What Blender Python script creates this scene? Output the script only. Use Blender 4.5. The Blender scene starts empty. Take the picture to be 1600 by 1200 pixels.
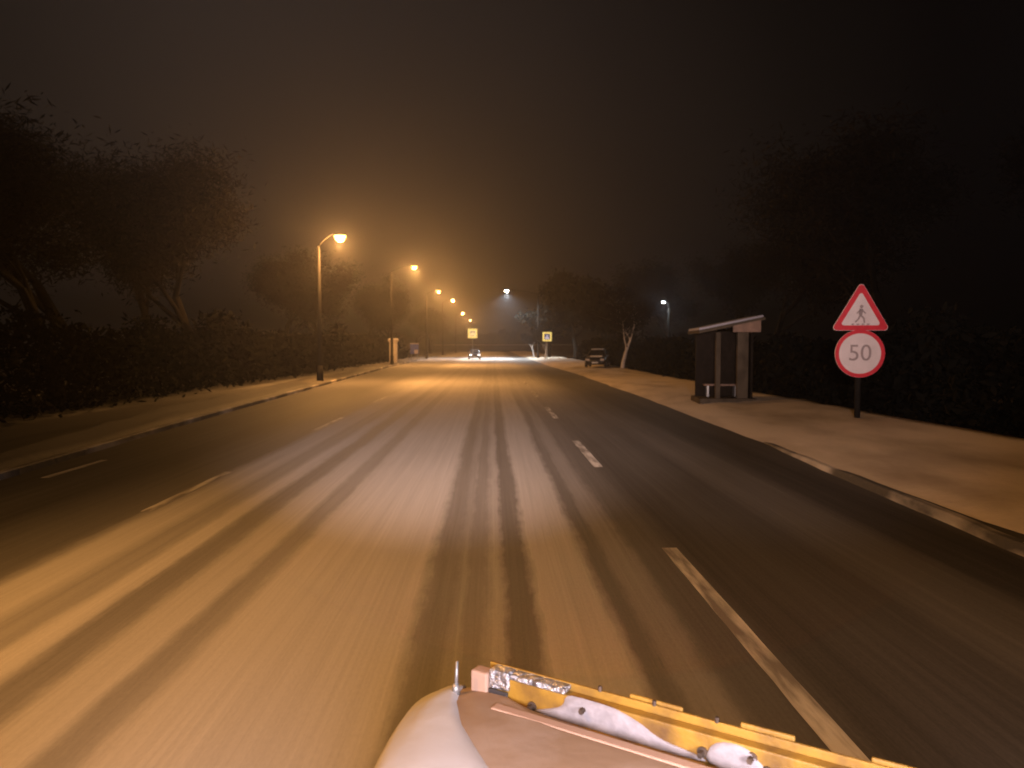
import bpy, bmesh, math, random
from mathutils import Vector, Matrix, noise
R = math.radians
scene = bpy.context.scene
col = scene.collection

# ------------------------------------------------------------------ camera
F = 1190.0
cam_d = bpy.data.cameras.new("camera")
cam_d.sensor_width = 36.0
cam_d.lens = 36.0 * F / 1600.0
cam_d.clip_start = 0.05
cam_d.clip_end = 3000.0
cam_d.dof.use_dof = True
cam_d.dof.focus_distance = 4.0
cam_d.dof.aperture_fstop = 2.8
cam = bpy.data.objects.new("camera", cam_d)
cam.location = (0, 0, 2.0)
cam.rotation_euler = (R(90 - 2.886), 0, R(-1.444))
col.objects.link(cam)
scene.camera = cam

# ------------------------------------------------------------------ world: night sky with a faint town glow
world = bpy.data.worlds.new("World")
scene.world = world
world.use_nodes = True
wn, wl = world.node_tree.nodes, world.node_tree.links
wn.clear()
w_out = wn.new("ShaderNodeOutputWorld")
w_bg = wn.new("ShaderNodeBackground")
w_tc = wn.new("ShaderNodeTexCoord")
w_dot = wn.new("ShaderNodeVectorMath"); w_dot.operation = 'DOT_PRODUCT'
gd = Vector((-0.27, 0.95, 0.16)).normalized()
w_dot.inputs[1].default_value = gd
w_ramp = wn.new("ShaderNodeValToRGB")
er = w_ramp.color_ramp
er.elements[0].position = 0.0; er.elements[0].color = (0.0012, 0.0011, 0.0012, 1)
er.elements[1].position = 1.0; er.elements[1].color = (0.020, 0.0140, 0.0105, 1)
for p, c in ((0.70, (0.0012, 0.0010, 0.0011)), (0.80, (0.0045, 0.0034, 0.0030)), (0.90, (0.0100, 0.0072, 0.0058))):
    e = er.elements.new(p); e.color = (*c, 1)
w_n = wn.new("ShaderNodeTexNoise"); w_n.inputs["Scale"].default_value = 2.2; w_n.inputs["Detail"].default_value = 3
w_nm = wn.new("ShaderNodeMapRange")
w_nm.inputs["From Min"].default_value = 0.25; w_nm.inputs["From Max"].default_value = 0.75
w_nm.inputs["To Min"].default_value = 0.82; w_nm.inputs["To Max"].default_value = 1.18
wl.new(w_tc.outputs["Generated"], w_dot.inputs[0])
wl.new(w_tc.outputs["Generated"], w_n.inputs["Vector"])
wl.new(w_dot.outputs["Value"], w_ramp.inputs["Fac"])
wl.new(w_n.outputs["Fac"], w_nm.inputs["Value"])
wl.new(w_ramp.outputs["Color"], w_bg.inputs["Color"])
wl.new(w_nm.outputs["Result"], w_bg.inputs["Strength"])
wl.new(w_bg.outputs["Background"], w_out.inputs["Surface"])

vs = scene.view_settings
vs.view_transform = 'Standard'
vs.look = 'None'
vs.gamma = 1.0
vs.exposure = 0.0
try:
    scene.cycles.volume_bounces = 0
    scene.cycles.max_bounces = 6
    scene.cycles.sample_clamp_indirect = 3.0
    scene.cycles.use_denoising = True
except Exception:
    pass

SODIUM = (1.0, 0.45, 0.12)
SODIUM_W = 8000.0
LED = (0.80, 0.92, 1.0)

# ------------------------------------------------------------------ helpers
def tag(o, label=None, cat=None, group=None, kind=None):
    if label: o["label"] = label
    if cat: o["category"] = cat
    if group: o["group"] = group
    if kind: o["kind"] = kind
    return o

def empty(name, loc=(0, 0, 0), rz=0.0):
    o = bpy.data.objects.new(name, None)
    o.empty_display_size = 0.2
    o.location = loc
    o.rotation_euler = (0, 0, rz)
    col.objects.link(o)
    return o

def copy_tree(o, parent=None):
    c = o.copy()
    col.objects.link(c)
    c.parent = parent
    for ch in list(o.children):
        copy_tree(ch, c)
    return c

class MB:
    def __init__(self): self.bm = bmesh.new()
    def quad(self, pts):
        return self.bm.faces.new([self.bm.verts.new(p) for p in pts])
    def box(self, c, s, rot=None, bevel=0.0):
        b = bmesh.new()
        bmesh.ops.create_cube(b, size=1.0)
        for v in b.verts:
            v.co = Vector((v.co.x * s[0], v.co.y * s[1], v.co.z * s[2]))
        if bevel > 0:
            bmesh.ops.bevel(b, geom=b.edges[:], offset=bevel, segments=2, affect='EDGES', profile=0.5)
        M = Matrix.Translation(Vector(c)) @ (rot.to_4x4() if rot else Matrix.Identity(4))
        self._add(b, M)
        return self
    def _add(self, b, M):
        mp = {}
        for v in b.verts: mp[v] = self.bm.verts.new(M @ v.co)
        for f in b.faces:
            try: self.bm.faces.new([mp[v] for v in f.verts])
            except ValueError: pass
        b.free()
    def tube(self, pts, radii, n=8, cap=True):
        pts = [Vector(p) for p in pts]
        if isinstance(radii, (int, float)): radii = [radii] * len(pts)
        rings = []
        up = None
        for i, p in enumerate(pts):
            d = (pts[min(i + 1, len(pts) - 1)] - pts[max(i - 1, 0)]).normalized()
            if up is None:
                a = Vector((1, 0, 0)) if abs(d.x) < 0.8 else Vector((0, 1, 0))
            else:
                a = up
            u = (a - d * a.dot(d)).normalized(); up = u
            w = d.cross(u)
            rings.append([self.bm.verts.new(p + (u * math.cos(2 * math.pi * k / n) + w * math.sin(2 * math.pi * k / n)) * radii[i]) for k in range(n)])
        for a, b in zip(rings, rings[1:]):
            for k in range(n):
                self.bm.faces.new([a[k], a[(k + 1) % n], b[(k + 1) % n], b[k]])
        if cap:
            self.bm.faces.new(rings[0][::-1]); self.bm.faces.new(rings[-1])
        return self
    def disc(self, c, r, thick, axis='y', n=32):
        c = Vector(c)
        a, b = [], []
        for k in range(n):
            t = 2 * math.pi * k / n
            if axis == 'y':
                o = Vector((math.cos(t) * r, 0, math.sin(t) * r)); d = Vector((0, thick / 2, 0))
            elif axis == 'x':
                o = Vector((0, math.cos(t) * r, math.sin(t) * r)); d = Vector((thick / 2, 0, 0))
            else:
                o = Vector((math.cos(t) * r, math.sin(t) * r, 0)); d = Vector((0, 0, thick / 2))
            a.append(self.bm.verts.new(c + o - d)); b.append(self.bm.verts.new(c + o + d))
        self.bm.faces.new(a); self.bm.faces.new(b[::-1])
        for k in range(n):
            self.bm.faces.new([a[k], a[(k + 1) % n], b[(k + 1) % n], b[k]])
        return self
    def prism(self, poly, y0, y1):
        """poly in (x,z), extruded along y"""
        a = [self.bm.verts.new((p[0], y0, p[1])) for p in poly]
        b = [self.bm.verts.new((p[0], y1, p[1])) for p in poly]
        self.bm.faces.new(a); self.bm.faces.new(b[::-1])
        n = len(poly)
        for k in range(n):
            self.bm.faces.new([a[k], a[(k + 1) % n], b[(k + 1) % n], b[k]])
        return self
    def prism_ring(self, outer, inner, y0, y1):
        n = len(outer)
        vs_ = [[self.bm.verts.new((p[0], y, p[1])) for p in pl] for pl, y in ((outer, y0), (inner, y0), (outer, y1), (inner, y1))]
        for k in range(n):
            j = (k + 1) % n
            self.bm.faces.new([vs_[0][k], vs_[0][j], vs_[1][j], vs_[1][k]])
            self.bm.faces.new([vs_[2][k], vs_[3][k], vs_[3][j], vs_[2][j]])
            self.bm.faces.new([vs_[0][k], vs_[2][k], vs_[2][j], vs_[0][j]])
            self.bm.faces.new([vs_[1][k], vs_[1][j], vs_[3][j], vs_[3][k]])
        return self
    def build(self, name, mat, parent=None, smooth=False):
        bmesh.ops.recalc_face_normals(self.bm, faces=self.bm.faces[:])
        me = bpy.data.meshes.new(name)
        self.bm.to_mesh(me); self.bm.free()
        if smooth:
            for p in me.polygons: p.use_smooth = True
        if mat: me.materials.append(mat)
        o = bpy.data.objects.new(name, me)
        col.objects.link(o)
        if parent: o.parent = parent
        return o

def lerp_tab(tab, y):
    if y <= tab[0][0]: return tab[0][1]
    for (a, va), (b, vb) in zip(tab, tab[1:]):
        if y <= b: return va + (vb - va) * (y - a) / (b - a)
    return tab[-1][1]

# ------------------------------------------------------------------ materials
def nodes_of(name):
    m = bpy.data.materials.new(name)
    m.use_nodes = True
    nt = m.node_tree
    return m, nt, nt.nodes["Principled BSDF"]

def mat(name, c, rough=0.6, metal=0.0, var=0.12, scale=6.0, bump=0.0, spec=0.5, stretch=None):
    m, nt, b = nodes_of(name)
    tc = nt.nodes.new("ShaderNodeTexCoord")
    nz = nt.nodes.new("ShaderNodeTexNoise")
    nz.inputs["Scale"].default_value = scale; nz.inputs["Detail"].default_value = 5
    if stretch:
        mp = nt.nodes.new("ShaderNodeMapping"); mp.inputs["Scale"].default_value = stretch
        nt.links.new(tc.outputs["Object"], mp.inputs["Vector"]); nt.links.new(mp.outputs["Vector"], nz.inputs["Vector"])
    else:
        nt.links.new(tc.outputs["Object"], nz.inputs["Vector"])
    rp = nt.nodes.new("ShaderNodeValToRGB")
    rp.color_ramp.elements[0].position = 0.3; rp.color_ramp.elements[1].position = 0.7
    rp.color_ramp.elements[0].color = (*[max(0, v * (1 - var)) for v in c], 1)
    rp.color_ramp.elements[1].color = (*[min(1, v * (1 + var)) for v in c], 1)
    nt.links.new(nz.outputs["Fac"], rp.inputs["Fac"])
    nt.links.new(rp.outputs["Color"], b.inputs["Base Color"])
    b.inputs["Roughness"].default_value = rough
    b.inputs["Metallic"].default_value = metal
    b.inputs["Specular IOR Level"].default_value = spec
    if bump:
        bp = nt.nodes.new("ShaderNodeBump"); bp.inputs["Strength"].default_value = bump; bp.inputs["Distance"].default_value = 0.05
        nt.links.new(nz.outputs["Fac"], bp.inputs["Height"]); nt.links.new(bp.outputs["Normal"], b.inputs["Normal"])
    return m

def emit(name, c, s):
    m, nt, b = nodes_of(name)
    b.inputs["Base Color"].default_value = (*[v * 0.6 for v in c], 1)
    b.inputs["Emission Color"].default_value = (*c, 1)
    b.inputs["Emission Strength"].default_value = s
    return m

def snow_over(name, ground, snow, lo, hi, scale, stretch, rough=0.8, bump=0.25):
    """snow lying in patches over a darker surface"""
    m, nt, b = nodes_of(name)
    N, L = nt.nodes, nt.links
    tc = N.new("ShaderNodeTexCoord"); mp = N.new("ShaderNodeMapping"); mp.inputs["Scale"].default_value = stretch
    nz = N.new("ShaderNodeTexNoise"); nz.inputs["Scale"].default_value = scale; nz.inputs["Detail"].default_value = 7
    L.new(tc.outputs["Object"], mp.inputs["Vector"]); L.new(mp.outputs["Vector"], nz.inputs["Vector"])
    mr = N.new("ShaderNodeMapRange"); mr.inputs["From Min"].default_value = lo; mr.inputs["From Max"].default_value = hi
    L.new(nz.outputs["Fac"], mr.inputs["Value"])
    n2 = N.new("ShaderNodeTexNoise"); n2.inputs["Scale"].default_value = scale * 9; n2.inputs["Detail"].default_value = 4
    L.new(tc.outputs["Object"], n2.inputs["Vector"])
    mx = N.new("ShaderNodeMix"); mx.data_type = 'RGBA'
    mx.inputs["A"].default_value = (*ground, 1); mx.inputs["B"].default_value = (*snow, 1)
    L.new(mr.outputs["Result"], mx.inputs["Factor"])
    L.new(mx.outputs["Result"], b.inputs["Base Color"])
    b.inputs["Roughness"].default_value = rough
    bp = N.new("ShaderNodeBump"); bp.inputs["Strength"].default_value = bump; bp.inputs["Distance"].default_value = 0.04
    ad = N.new("ShaderNodeMath"); ad.operation = 'ADD'
    L.new(nz.outputs["Fac"], ad.inputs[0]); L.new(n2.outputs["Fac"], ad.inputs[1])
    L.new(ad.outputs["Value"], bp.inputs["Height"]); L.new(bp.outputs["Normal"], b.inputs["Normal"])
    return m

def road_material():
    m, nt, b = nodes_of("snowy_asphalt")
    N, L = nt.nodes, nt.links
    def math_(op, a=None, c=None, d=None):
        n = N.new("ShaderNodeMath"); n.operation = op
        for i, v in enumerate((a, c, d)):
            if v is None: continue
            if isinstance(v, (int, float)): n.inputs[i].default_value = v
            else: L.new(v, n.inputs[i])
        return n.outputs[0]
    tc = N.new("ShaderNodeTexCoord")
    sp = N.new("ShaderNodeSeparateXYZ"); L.new(tc.outputs["Object"], sp.inputs[0])
    X, Y = sp.outputs["X"], sp.outputs["Y"]
    def nz(scale, sx, sy, det=4, rough=0.5):
        mp = N.new("ShaderNodeMapping"); mp.inputs["Scale"].default_value = (sx, sy, 1)
        L.new(tc.outputs["Object"], mp.inputs["Vector"])
        n = N.new("ShaderNodeTexNoise"); n.inputs["Scale"].default_value = scale
        n.inputs["Detail"].default_value = det; n.inputs["Roughness"].default_value = rough
        L.new(mp.outputs["Vector"], n.inputs["Vector"]); return n.outputs["Fac"]
    # slow wander of the wheel tracks along the road
    wander = nz(1.0, 0.12, 0.05, 2)
    xw = math_('ADD', X, math_('MULTIPLY', math_('SUBTRACT', wander, 0.5), 0.35))
    edge = nz(1.0, 1.5, 0.35, 5, 0.6)
    xe = math_('ADD', xw, math_('ADD', math_('MULTIPLY', math_('SUBTRACT', edge, 0.5), 0.16), math_('MULTIPLY', math_('SUBTRACT', nz(1.0, 9.0, 2.2, 4, 0.7), 0.5), 0.11)))
    fac = math_('DIVIDE', math_('ADD', xe, 8.0), 14.0)
    # how much packed snow lies across the road (x in metres)
    prof = [(-8.0, .02), (-6.9, .03), (-6.2, .06), (-5.6, .03), (-5.0, .11), (-4.45, .16), (-4.25, .18), (-4.0, .74), (-3.65, .80), (-3.5, .52),
            (-3.25, .55), (-3.15, .88), (-2.98, .85), (-2.88, .36), (-2.66, .38), (-2.56, .78), (-2.26, .82), (-2.16, .48),
            (-1.99, .50), (-1.9, .86), (-.66, .84), (-.55, .34), (-.37, .36), (-.31, .58), (-.25, .38), (-.09, .40), (-.05, .66),
            (.03, .64), (.08, .26), (.26, .28), (.34, .74)]
    prof2 = [(.34, .74), (.82, .66), (.9, .22), (1.03, .24), (1.08, .36), (1.27, .38), (1.36, .18), (1.62, .16), (1.9, .07), (2.4, .10), (3.0, .08), (3.3, .15), (3.9, .13), (4.2, .04), (4.8, .02), (5.2, .06)]
    def ramp(pts):
        r = N.new("ShaderNodeValToRGB"); cr = r.color_ramp
        pts = [((p + 8.0) / 14.0, v) for p, v in pts]
        cr.elements[0].position = pts[0][0]; cr.elements[0].color = (pts[0][1],) * 3 + (1,)
        cr.elements[1].position = pts[-1][0]; cr.elements[1].color = (pts[-1][1],) * 3 + (1,)
        for p, v in pts[1:-1]:
            e = cr.elements.new(p); e.color = (v, v, v, 1)
        L.new(fac, r.inputs["Fac"]); return r.outputs["Color"]
    a = ramp(prof); c = ramp(prof2)
    sel = math_('GREATER_THAN', xe, 0.34)
    mxp = N.new("ShaderNodeMix"); mxp.data_type = 'FLOAT'
    L.new(sel, mxp.inputs["Factor"]); L.new(a, mxp.inputs["A"]); L.new(c, mxp.inputs["B"])
    # farther off snow closes over the tracks, raised further to stand for headlight reach
    fy = N.new("ShaderNodeMapRange"); fy.interpolation_type = 'SMOOTHSTEP'
    fy.inputs["From Min"].default_value = 8; fy.inputs["From Max"].default_value = 42
    fy.inputs["To Max"].default_value = 0.82
    L.new(Y, fy.inputs["Value"])
    inn = N.new("ShaderNodeMapRange"); inn.interpolation_type = 'SMOOTHSTEP'
    inn.inputs["From Min"].default_value = 2.9; inn.inputs["From Max"].default_value = 4.9
    inn.inputs["To Min"].default_value = 0.80; inn.inputs["To Max"].default_value = 0.30
    L.new(math_('ABSOLUTE', math_('ADD', X, 1.0)), inn.inputs["Value"])
    fo = N.new("ShaderNodeMapRange"); fo.interpolation_type = 'SMOOTHSTEP'
    fo.inputs["From Min"].default_value = 30; fo.inputs["From Max"].default_value = 75
    fo.inputs["To Min"].default_value = 0.19; fo.inputs["To Max"].default_value = 0.32
    L.new(Y, fo.inputs["Value"]); L.new(fo.outputs["Result"], inn.inputs["To Max"])
    mxq = N.new("ShaderNodeMix"); mxq.data_type = 'FLOAT'
    L.new(fy.outputs["Result"], mxq.inputs["Factor"]); L.new(mxp.outputs["Result"], mxq.inputs["A"]); L.new(inn.outputs["Result"], mxq.inputs["B"])
    cov = mxq.outputs["Result"]
    # long drag streaks, patches, grain
    st1 = nz(1.0, 9.0, 0.10, 5, 0.65)
    st2 = nz(1.0, 34.0, 0.35, 3, 0.6)
    pt = nz(1.0, 0.35, 0.16, 4, 0.55)
    gr = nz(60.0, 1, 0.35, 3, 0.6)
    k = math_('ADD', math_('MULTIPLY', math_('SUBTRACT', st1, 0.5), 0.36), math_('MULTIPLY', math_('SUBTRACT', st2, 0.5), 0.26))
    k = math_('ADD', k, math_('MULTIPLY', math_('SUBTRACT', pt, 0.5), 0.26))
    k = math_('ADD', k, math_('MULTIPLY', math_('SUBTRACT', gr, 0.5), 0.22))
    k2 = math_('MULTIPLY', k, math_('ADD', 0.22, math_('MULTIPLY', cov, 0.85)))
    cov2 = math_('ADD', cov, k2)
    cl = N.new("ShaderNodeClamp"); L.new(cov2, cl.inputs["Value"])
    mx = N.new("ShaderNodeMix"); mx.data_type = 'RGBA'
    mx.inputs["A"].default_value = (0.028, 0.026, 0.025, 1)
    mx.inputs["B"].default_value = (0.66, 0.63, 0.60, 1)
    L.new(cl.outputs["Result"], mx.inputs["Factor"])
    L.new(mx.outputs["Result"], b.inputs["Base Color"])
    rr = N.new("ShaderNodeMapRange"); rr.inputs["To Min"].default_value = 0.7; rr.inputs["To Max"].default_value = 0.95
    L.new(cl.outputs["Result"], rr.inputs["Value"]); L.new(rr.outputs["Result"], b.inputs["Roughness"])
    b.inputs["Specular IOR Level"].default_value = 0.1
    bp = N.new("ShaderNodeBump"); bp.inputs["Strength"].default_value = 0.35; bp.inputs["Distance"].default_value = 0.012
    L.new(cl.outputs["Result"], bp.inputs["Height"]); L.new(bp.outputs["Normal"], b.inputs["Normal"])
    return m

M = {}
M['road'] = road_material()
M['verge'] = snow_over("trodden_snow", (0.28, 0.225, 0.16), (0.54, 0.455, 0.35), 0.26, 0.56, 0.9, (1, 0.35, 1), bump=0.3)
M['verge_dark'] = snow_over("dimmed_thin_snow_on_grass", (0.022, 0.018, 0.014), (0.23, 0.20, 0.16), 0.50, 0.92, 0.6, (1, 0.25, 1))  # thin snow, further darkened in colour for weak lamplight on this side
M['field'] = snow_over("shaded_winter_ground", (0.020, 0.017, 0.013), (0.12, 0.11, 0.10), 0.5, 0.75, 0.35, (1, 1, 1))  # dark earth tone holds the shade of trees and hedges in its colour
M['kerb'] = snow_over("kerb_stone", (0.05, 0.045, 0.04), (0.44, 0.39, 0.33), 0.47, 0.62, 0.9, (1, 0.5, 1))
M['line'] = snow_over("worn_road_paint", (0.22, 0.20, 0.18), (0.66, 0.63, 0.58), 0.38, 0.62, 3.0, (3.0, 0.4, 1), bump=0.05)
M['pole'] = mat("concrete_pole", (0.014, 0.0125, 0.011), 0.9, var=0.2, scale=3, bump=0.1, spec=0.08)
M['steel'] = mat("galvanised_steel", (0.32, 0.32, 0.32), 0.45, 0.7, var=0.15, scale=8)
M['arm'] = mat("weathered_arm", (0.012, 0.011, 0.010), 0.9, spec=0.05)
M['lamp_body'] = mat("lamp_housing", (0.03, 0.028, 0.026), 0.7, 0.0)
M['sodium'] = emit("sodium_glass", (1.0, 0.52, 0.12), 14.0)
M['sodium_far'] = emit("sodium_glass_far", (1.0, 0.68, 0.32), 34.0)
M['led'] = emit("led_glass", (0.85, 0.94, 1.0), 120.0)
M['yard'] = emit("yard_lamp_glass", (0.9, 0.95, 1.0), 20.0)
M['bark'] = mat("bark", (0.012, 0.010, 0.008), 0.9, var=0.3, scale=10, bump=0.3, spec=0.05)
M['white_bark'] = mat("limewashed_bark", (0.42, 0.38, 0.35), 0.9, var=0.25, scale=7, bump=0.2)
M['leaf'] = mat("snow_dusted_twigs", (0.011, 0.009, 0.007), 0.9, var=0.6, scale=0.9, spec=0.03)
M['leaf_dark'] = mat("dark_evergreen", (0.0055, 0.0055, 0.0042), 0.9, var=0.5, scale=0.8, spec=0.03)
M['snow'] = mat("fresh_snow", (0.74, 0.71, 0.69), 0.85, var=0.05, scale=14, bump=0.25)
M['dimmed_snow'] = mat("dimmed_snow", (0.22, 0.205, 0.22), 0.85, var=0.25, scale=22, bump=0.15)  # snow darkened in colour to offset strong beams and dim the shelter roof
M['red'] = mat("sign_red", (0.50, 0.012, 0.03), 0.45, var=0.1)
M['sign_white'] = mat("sign_white", (0.60, 0.53, 0.55), 0.5, var=0.08, scale=3)
M['sign_grey'] = mat("sign_figure_grey", (0.26, 0.21, 0.22), 0.5, var=0.1)
M['sign_back'] = mat("sign_back", (0.25, 0.25, 0.25), 0.5, 0.5)
M['fluo'] = emit("yellow_border_glow", (1.0, 0.78, 0.22), 0.95)  # sign faces emit in place of headlight their reflective film would return
M['sign_blue'] = emit("blue_field_glow", (0.03, 0.05, 0.22), 0.55)
M['sign_glow'] = emit("white_figure_glow", (0.85, 0.80, 0.95), 0.75)
M['sign_cream'] = emit("cream_field_glow", (1.0, 0.80, 0.42), 0.90)
M['sign_olive'] = emit("olive_figure_glow", (0.32, 0.25, 0.08), 0.7)
M['car_dark'] = mat("dark_car_paint", (0.030, 0.028, 0.030), 0.3, 0.2, var=0.15)
M['car_grey'] = mat("grey_car_paint", (0.10, 0.095, 0.09), 0.32, 0.3, var=0.15)
M['glass'] = mat("dark_glass", (0.02, 0.022, 0.025), 0.08, var=0.05, spec=0.8)
M['rubber'] = mat("tyre_rubber", (0.018, 0.018, 0.018), 0.85)
M['rim'] = mat("alloy_rim", (0.35, 0.35, 0.36), 0.35, 0.8)
M['headlamp'] = emit("headlamp_lens", (1.0, 0.93, 0.86), 5.0)
M['lamp_off'] = mat("unlit_lamp_lens", (0.45, 0.42, 0.40), 0.15, var=0.1)
M['plate'] = mat("number_plate", (0.55, 0.55, 0.52), 0.5)
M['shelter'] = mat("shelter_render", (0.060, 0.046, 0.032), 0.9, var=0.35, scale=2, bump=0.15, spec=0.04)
M['shelter_shade'] = mat("shelter_inside_shade", (0.012, 0.009, 0.007), 0.9, var=0.3, spec=0.04)  # darker copy of the render, shade under the roof put into its colour
M['bench'] = mat("bench_planks", (0.14, 0.08, 0.05), 0.7, var=0.3, scale=5)
M['blue'] = mat("blue_panel", (0.05, 0.09, 0.42), 0.5, var=0.1)
M['stone'] = mat("pale_pillar", (0.34, 0.30, 0.26), 0.85, var=0.2, scale=4, bump=0.2)
M['wall'] = mat("far_wall", (0.10, 0.08, 0.07), 0.85, var=0.3, scale=0.6)

# ------------------------------------------------------------------ the ground, road, verges and kerbs
def strip(name, ys, fl, fr, z, m, parent=None):
    b = MB()
    rows = []
    for y in ys:
        rows.append((b.bm.verts.new((fl(y), y, z)), b.bm.verts.new((fr(y), y, z))))
    for (a, c), (d, e) in zip(rows, rows[1:]):
        b.bm.faces.new([a, c, e, d])
    return b.build(name, m, parent)

YS = [-30, -20, -12, -8, -4, 0, 3, 6, 9, 12, 15, 18, 22, 26, 31, 37, 44, 53, 60, 68, 79, 91, 110, 140, 180, 240, 320, 420, 455]
b = MB(); b.quad([(-200, -80, -0.05), (200, -80, -0.05), (200, 460, -0.05), (-200, 460, -0.05)])
tag(b.build("ground", M['field']), "dark winter ground beside the road", kind="structure")
road = strip("road", YS, lambda y: -12.0, lambda y: 7.2, 0.0, M['road'])
tag(road, "wide road with dirty packed snow and dark wheel tracks", kind="structure")

KL = [(-10, -7.25), (11, -7.35), (18, -7.8), (37, -8.5), (68, -9.6), (91, -10.0), (300, -10.0)]
VL = [(-10, -7.9), (12, -8.15), (22, -9.6), (44, -10.5), (70, -11.5), (100, -12.3), (300, -12.6)]
VR = [(-10, 5.75), (0, 5.72), (8, 5.62), (13.5, 5.5), (30, 5.75), (53, 5.85), (79, 5.45), (120, 5.4)]
VO = [(-10, 9.0), (12, 9.0), (17, 8.9), (24, 9.2), (40, 10.0), (60, 10.6), (120, 11.0)]

def verge(name, m, fin, fout, hin, hprof, y0, y1, label):
    """a bank of snow between two lines that run along the road, its edges crumbling"""
    b = MB()
    ny, nx = 150, 12
    g = []
    for i in range(ny + 1):
        t = i / ny
        y = y0 + (y1 - y0) * (t ** 2.0)
        row = []
        xa, xb = fin(y), fout(y)
        wob = 0.10 * noise.noise(Vector((3.1, y * 0.35, 1.7))) + 0.05 * noise.noise(Vector((8.1, y * 1.7, 2.7)))
        for j in range(nx + 1):
            s = j / nx
            x = xa + (xb - xa) * s + wob * (1 - s)
            z = hin * min(1, s * 5) if j else -0.01
            z += hprof(y) * (s ** 1.2)
            if 0 < j: z += 0.05 * noise.noise(Vector((x * 1.1, y * 0.7, 5.0))) * min(1, s * 4) + 0.02 * noise.noise(Vector((x * 4, y * 3, 9.0)))
            row.append(b.bm.verts.new((x, y, z)))
        # outer skirt back into the ground
        row.append(b.bm.verts.new((xb + (0.25 if xb > xa else -0.25), y, -0.06)))
        g.append(row)
    for r0, r1 in zip(g, g[1:]):
        for j in range(nx + 1):
            b.bm.faces.new([r0[j], r0[j + 1], r1[j + 1], r1[j]])
    return tag(b.build(name, m, smooth=True), label, kind="structure")

verge("verge", M['verge'], lambda y: lerp_tab(VR, y), lambda y: lerp_tab(VO, y), 0.13,
      lambda y: 0.30 * max(0.25, min(1, 1.6 - y / 34)), -10, 330, "snow covered verge along the right kerb")
verge("verge", M['verge_dark'], lambda y: lerp_tab(KL, y) - 0.16, lambda y: lerp_tab(VL, y), 0.13,
      lambda y: 0.06, -10, 330, "narrow dark verge with thin snow along the left kerb")

def kerb(name, fn, y0, y1, w, h, m, label):
    b = MB(); prev = None
    n = 90
    for i in range(n + 1):
        y = y0 + (y1 - y0) * (i / n) ** 1.7
        x = fn(y) + 0.02 * noise.noise(Vector((1, y * 0.9, 0)))
        if x > 0 and fn(y1) > 0: h_ = h * max(0.05, min(1.0, (y1 - y) / 6.0))
        else: h_ = h
        hh = h_ + 0.015 * noise.noise(Vector((4, y * 1.5, 0)))
        ring = [b.bm.verts.new(p) for p in ((x - w / 2, y, -0.02), (x - w / 2 + 0.01, y, hh - 0.02), (x - w / 2 + 0.03, y, hh), (x + w / 2 - 0.03, y, hh), (x + w / 2 - 0.01, y, hh - 0.02), (x + w / 2, y, -0.02))]
        if prev:
            for k in range(5): b.bm.faces.new([prev[k], prev[k + 1], ring[k + 1], ring[k]])
        prev = ring
    return tag(b.build(name, m), label, kind="structure")
kerb("kerb", lambda y: lerp_tab(KL, y), -10, 250, 0.16, 0.12, M['kerb'], "snow topped kerb stones on the left side")
kerb("kerb", lambda y: lerp_tab([(-6, 5.0), (7.3, 5.12), (12, 5.36), (15, 5.60), (17, 5.8)], y), -6, 16.5, 0.16, 0.11, M['kerb'], "snow topped kerb stones on the right side")

def dashes(name, x, w, spans, label):
    b = MB()
    for y0, y1 in spans:
        n = 14
        L_, R_ = [], []
        for i in range(n + 1):
            y = y0 + (y1 - y0) * i / n
            j1 = 0.007 * noise.noise(Vector((x, y * 4.0, 1))); j2 = 0.007 * noise.noise(Vector((x, y * 4.0, 7)))
            L_.append(b.bm.verts.new((x - w / 2 + j1, y, 0.004))); R_.append(b.bm.verts.new((x + w / 2 + j2, y, 0.004)))
        for i in range(n):
            b.bm.faces.new([L_[i], R_[i], R_[i + 1], L_[i + 1]])
    o = b.build(name, M['line'], road); o["label"] = label
    return o
dashes("lane_marking", 1.74, 0.15, [(3.2, 7.4), (12.4, 15.9), (20.8, 24.6), (29.6, 33.2), (38.3, 42)], "dashed white lane line right of the tracks")
dashes("lane_marking", -4.19, 0.12, [(0.5, 3.2), (9.2, 12.1), (18.0, 21.2), (27, 30.2), (36, 39)], "dashed white lane line on the left")
dashes("edge_marking", -6.78, 0.12, [(11.6, 13.4)], "short white mark near the left kerb")

# ------------------------------------------------------------------ street lamps
def add_light(parent, loc, energy, c, radius=0.12, spot=None, blend=0.6, rot=None, name="bulb_light"):
    d = bpy.data.lights.new(name, 'SPOT' if spot else 'POINT')
    d.energy = energy; d.color = c; d.shadow_soft_size = radius
    if spot: d.spot_size = R(spot); d.spot_blend = blend
    o = bpy.data.objects.new(name, d)
    col.objects.link(o); o.location = loc
    if rot: o.rotation_euler = rot
    o.parent = parent
    return o

def bowl_mb(c, sx, sy, sz):
    b = MB()
    nu, nv = 16, 6
    rings = []
    for j in range(nv):
        t = math.pi / 2 * j / nv
        rings.append([b.bm.verts.new((c[0] + sx * math.cos(t) * math.cos(2 * math.pi * k / nu), c[1] + sy * math.cos(t) * math.sin(2 * math.pi * k / nu), c[2] - sz * math.sin(t))) for k in range(nu)])
    tip = b.bm.verts.new((c[0], c[1], c[2] - sz))
    for a, d in zip(rings, rings[1:]):
        for k in range(nu): b.bm.faces.new([a[k], a[(k + 1) % nu], d[(k + 1) % nu], d[k]])
    for k in range(nu): b.bm.faces.new([rings[-1][k], rings[-1][(k + 1) % nu], tip])
    b.bm.faces.new(rings[0][::-1])
    return b

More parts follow.
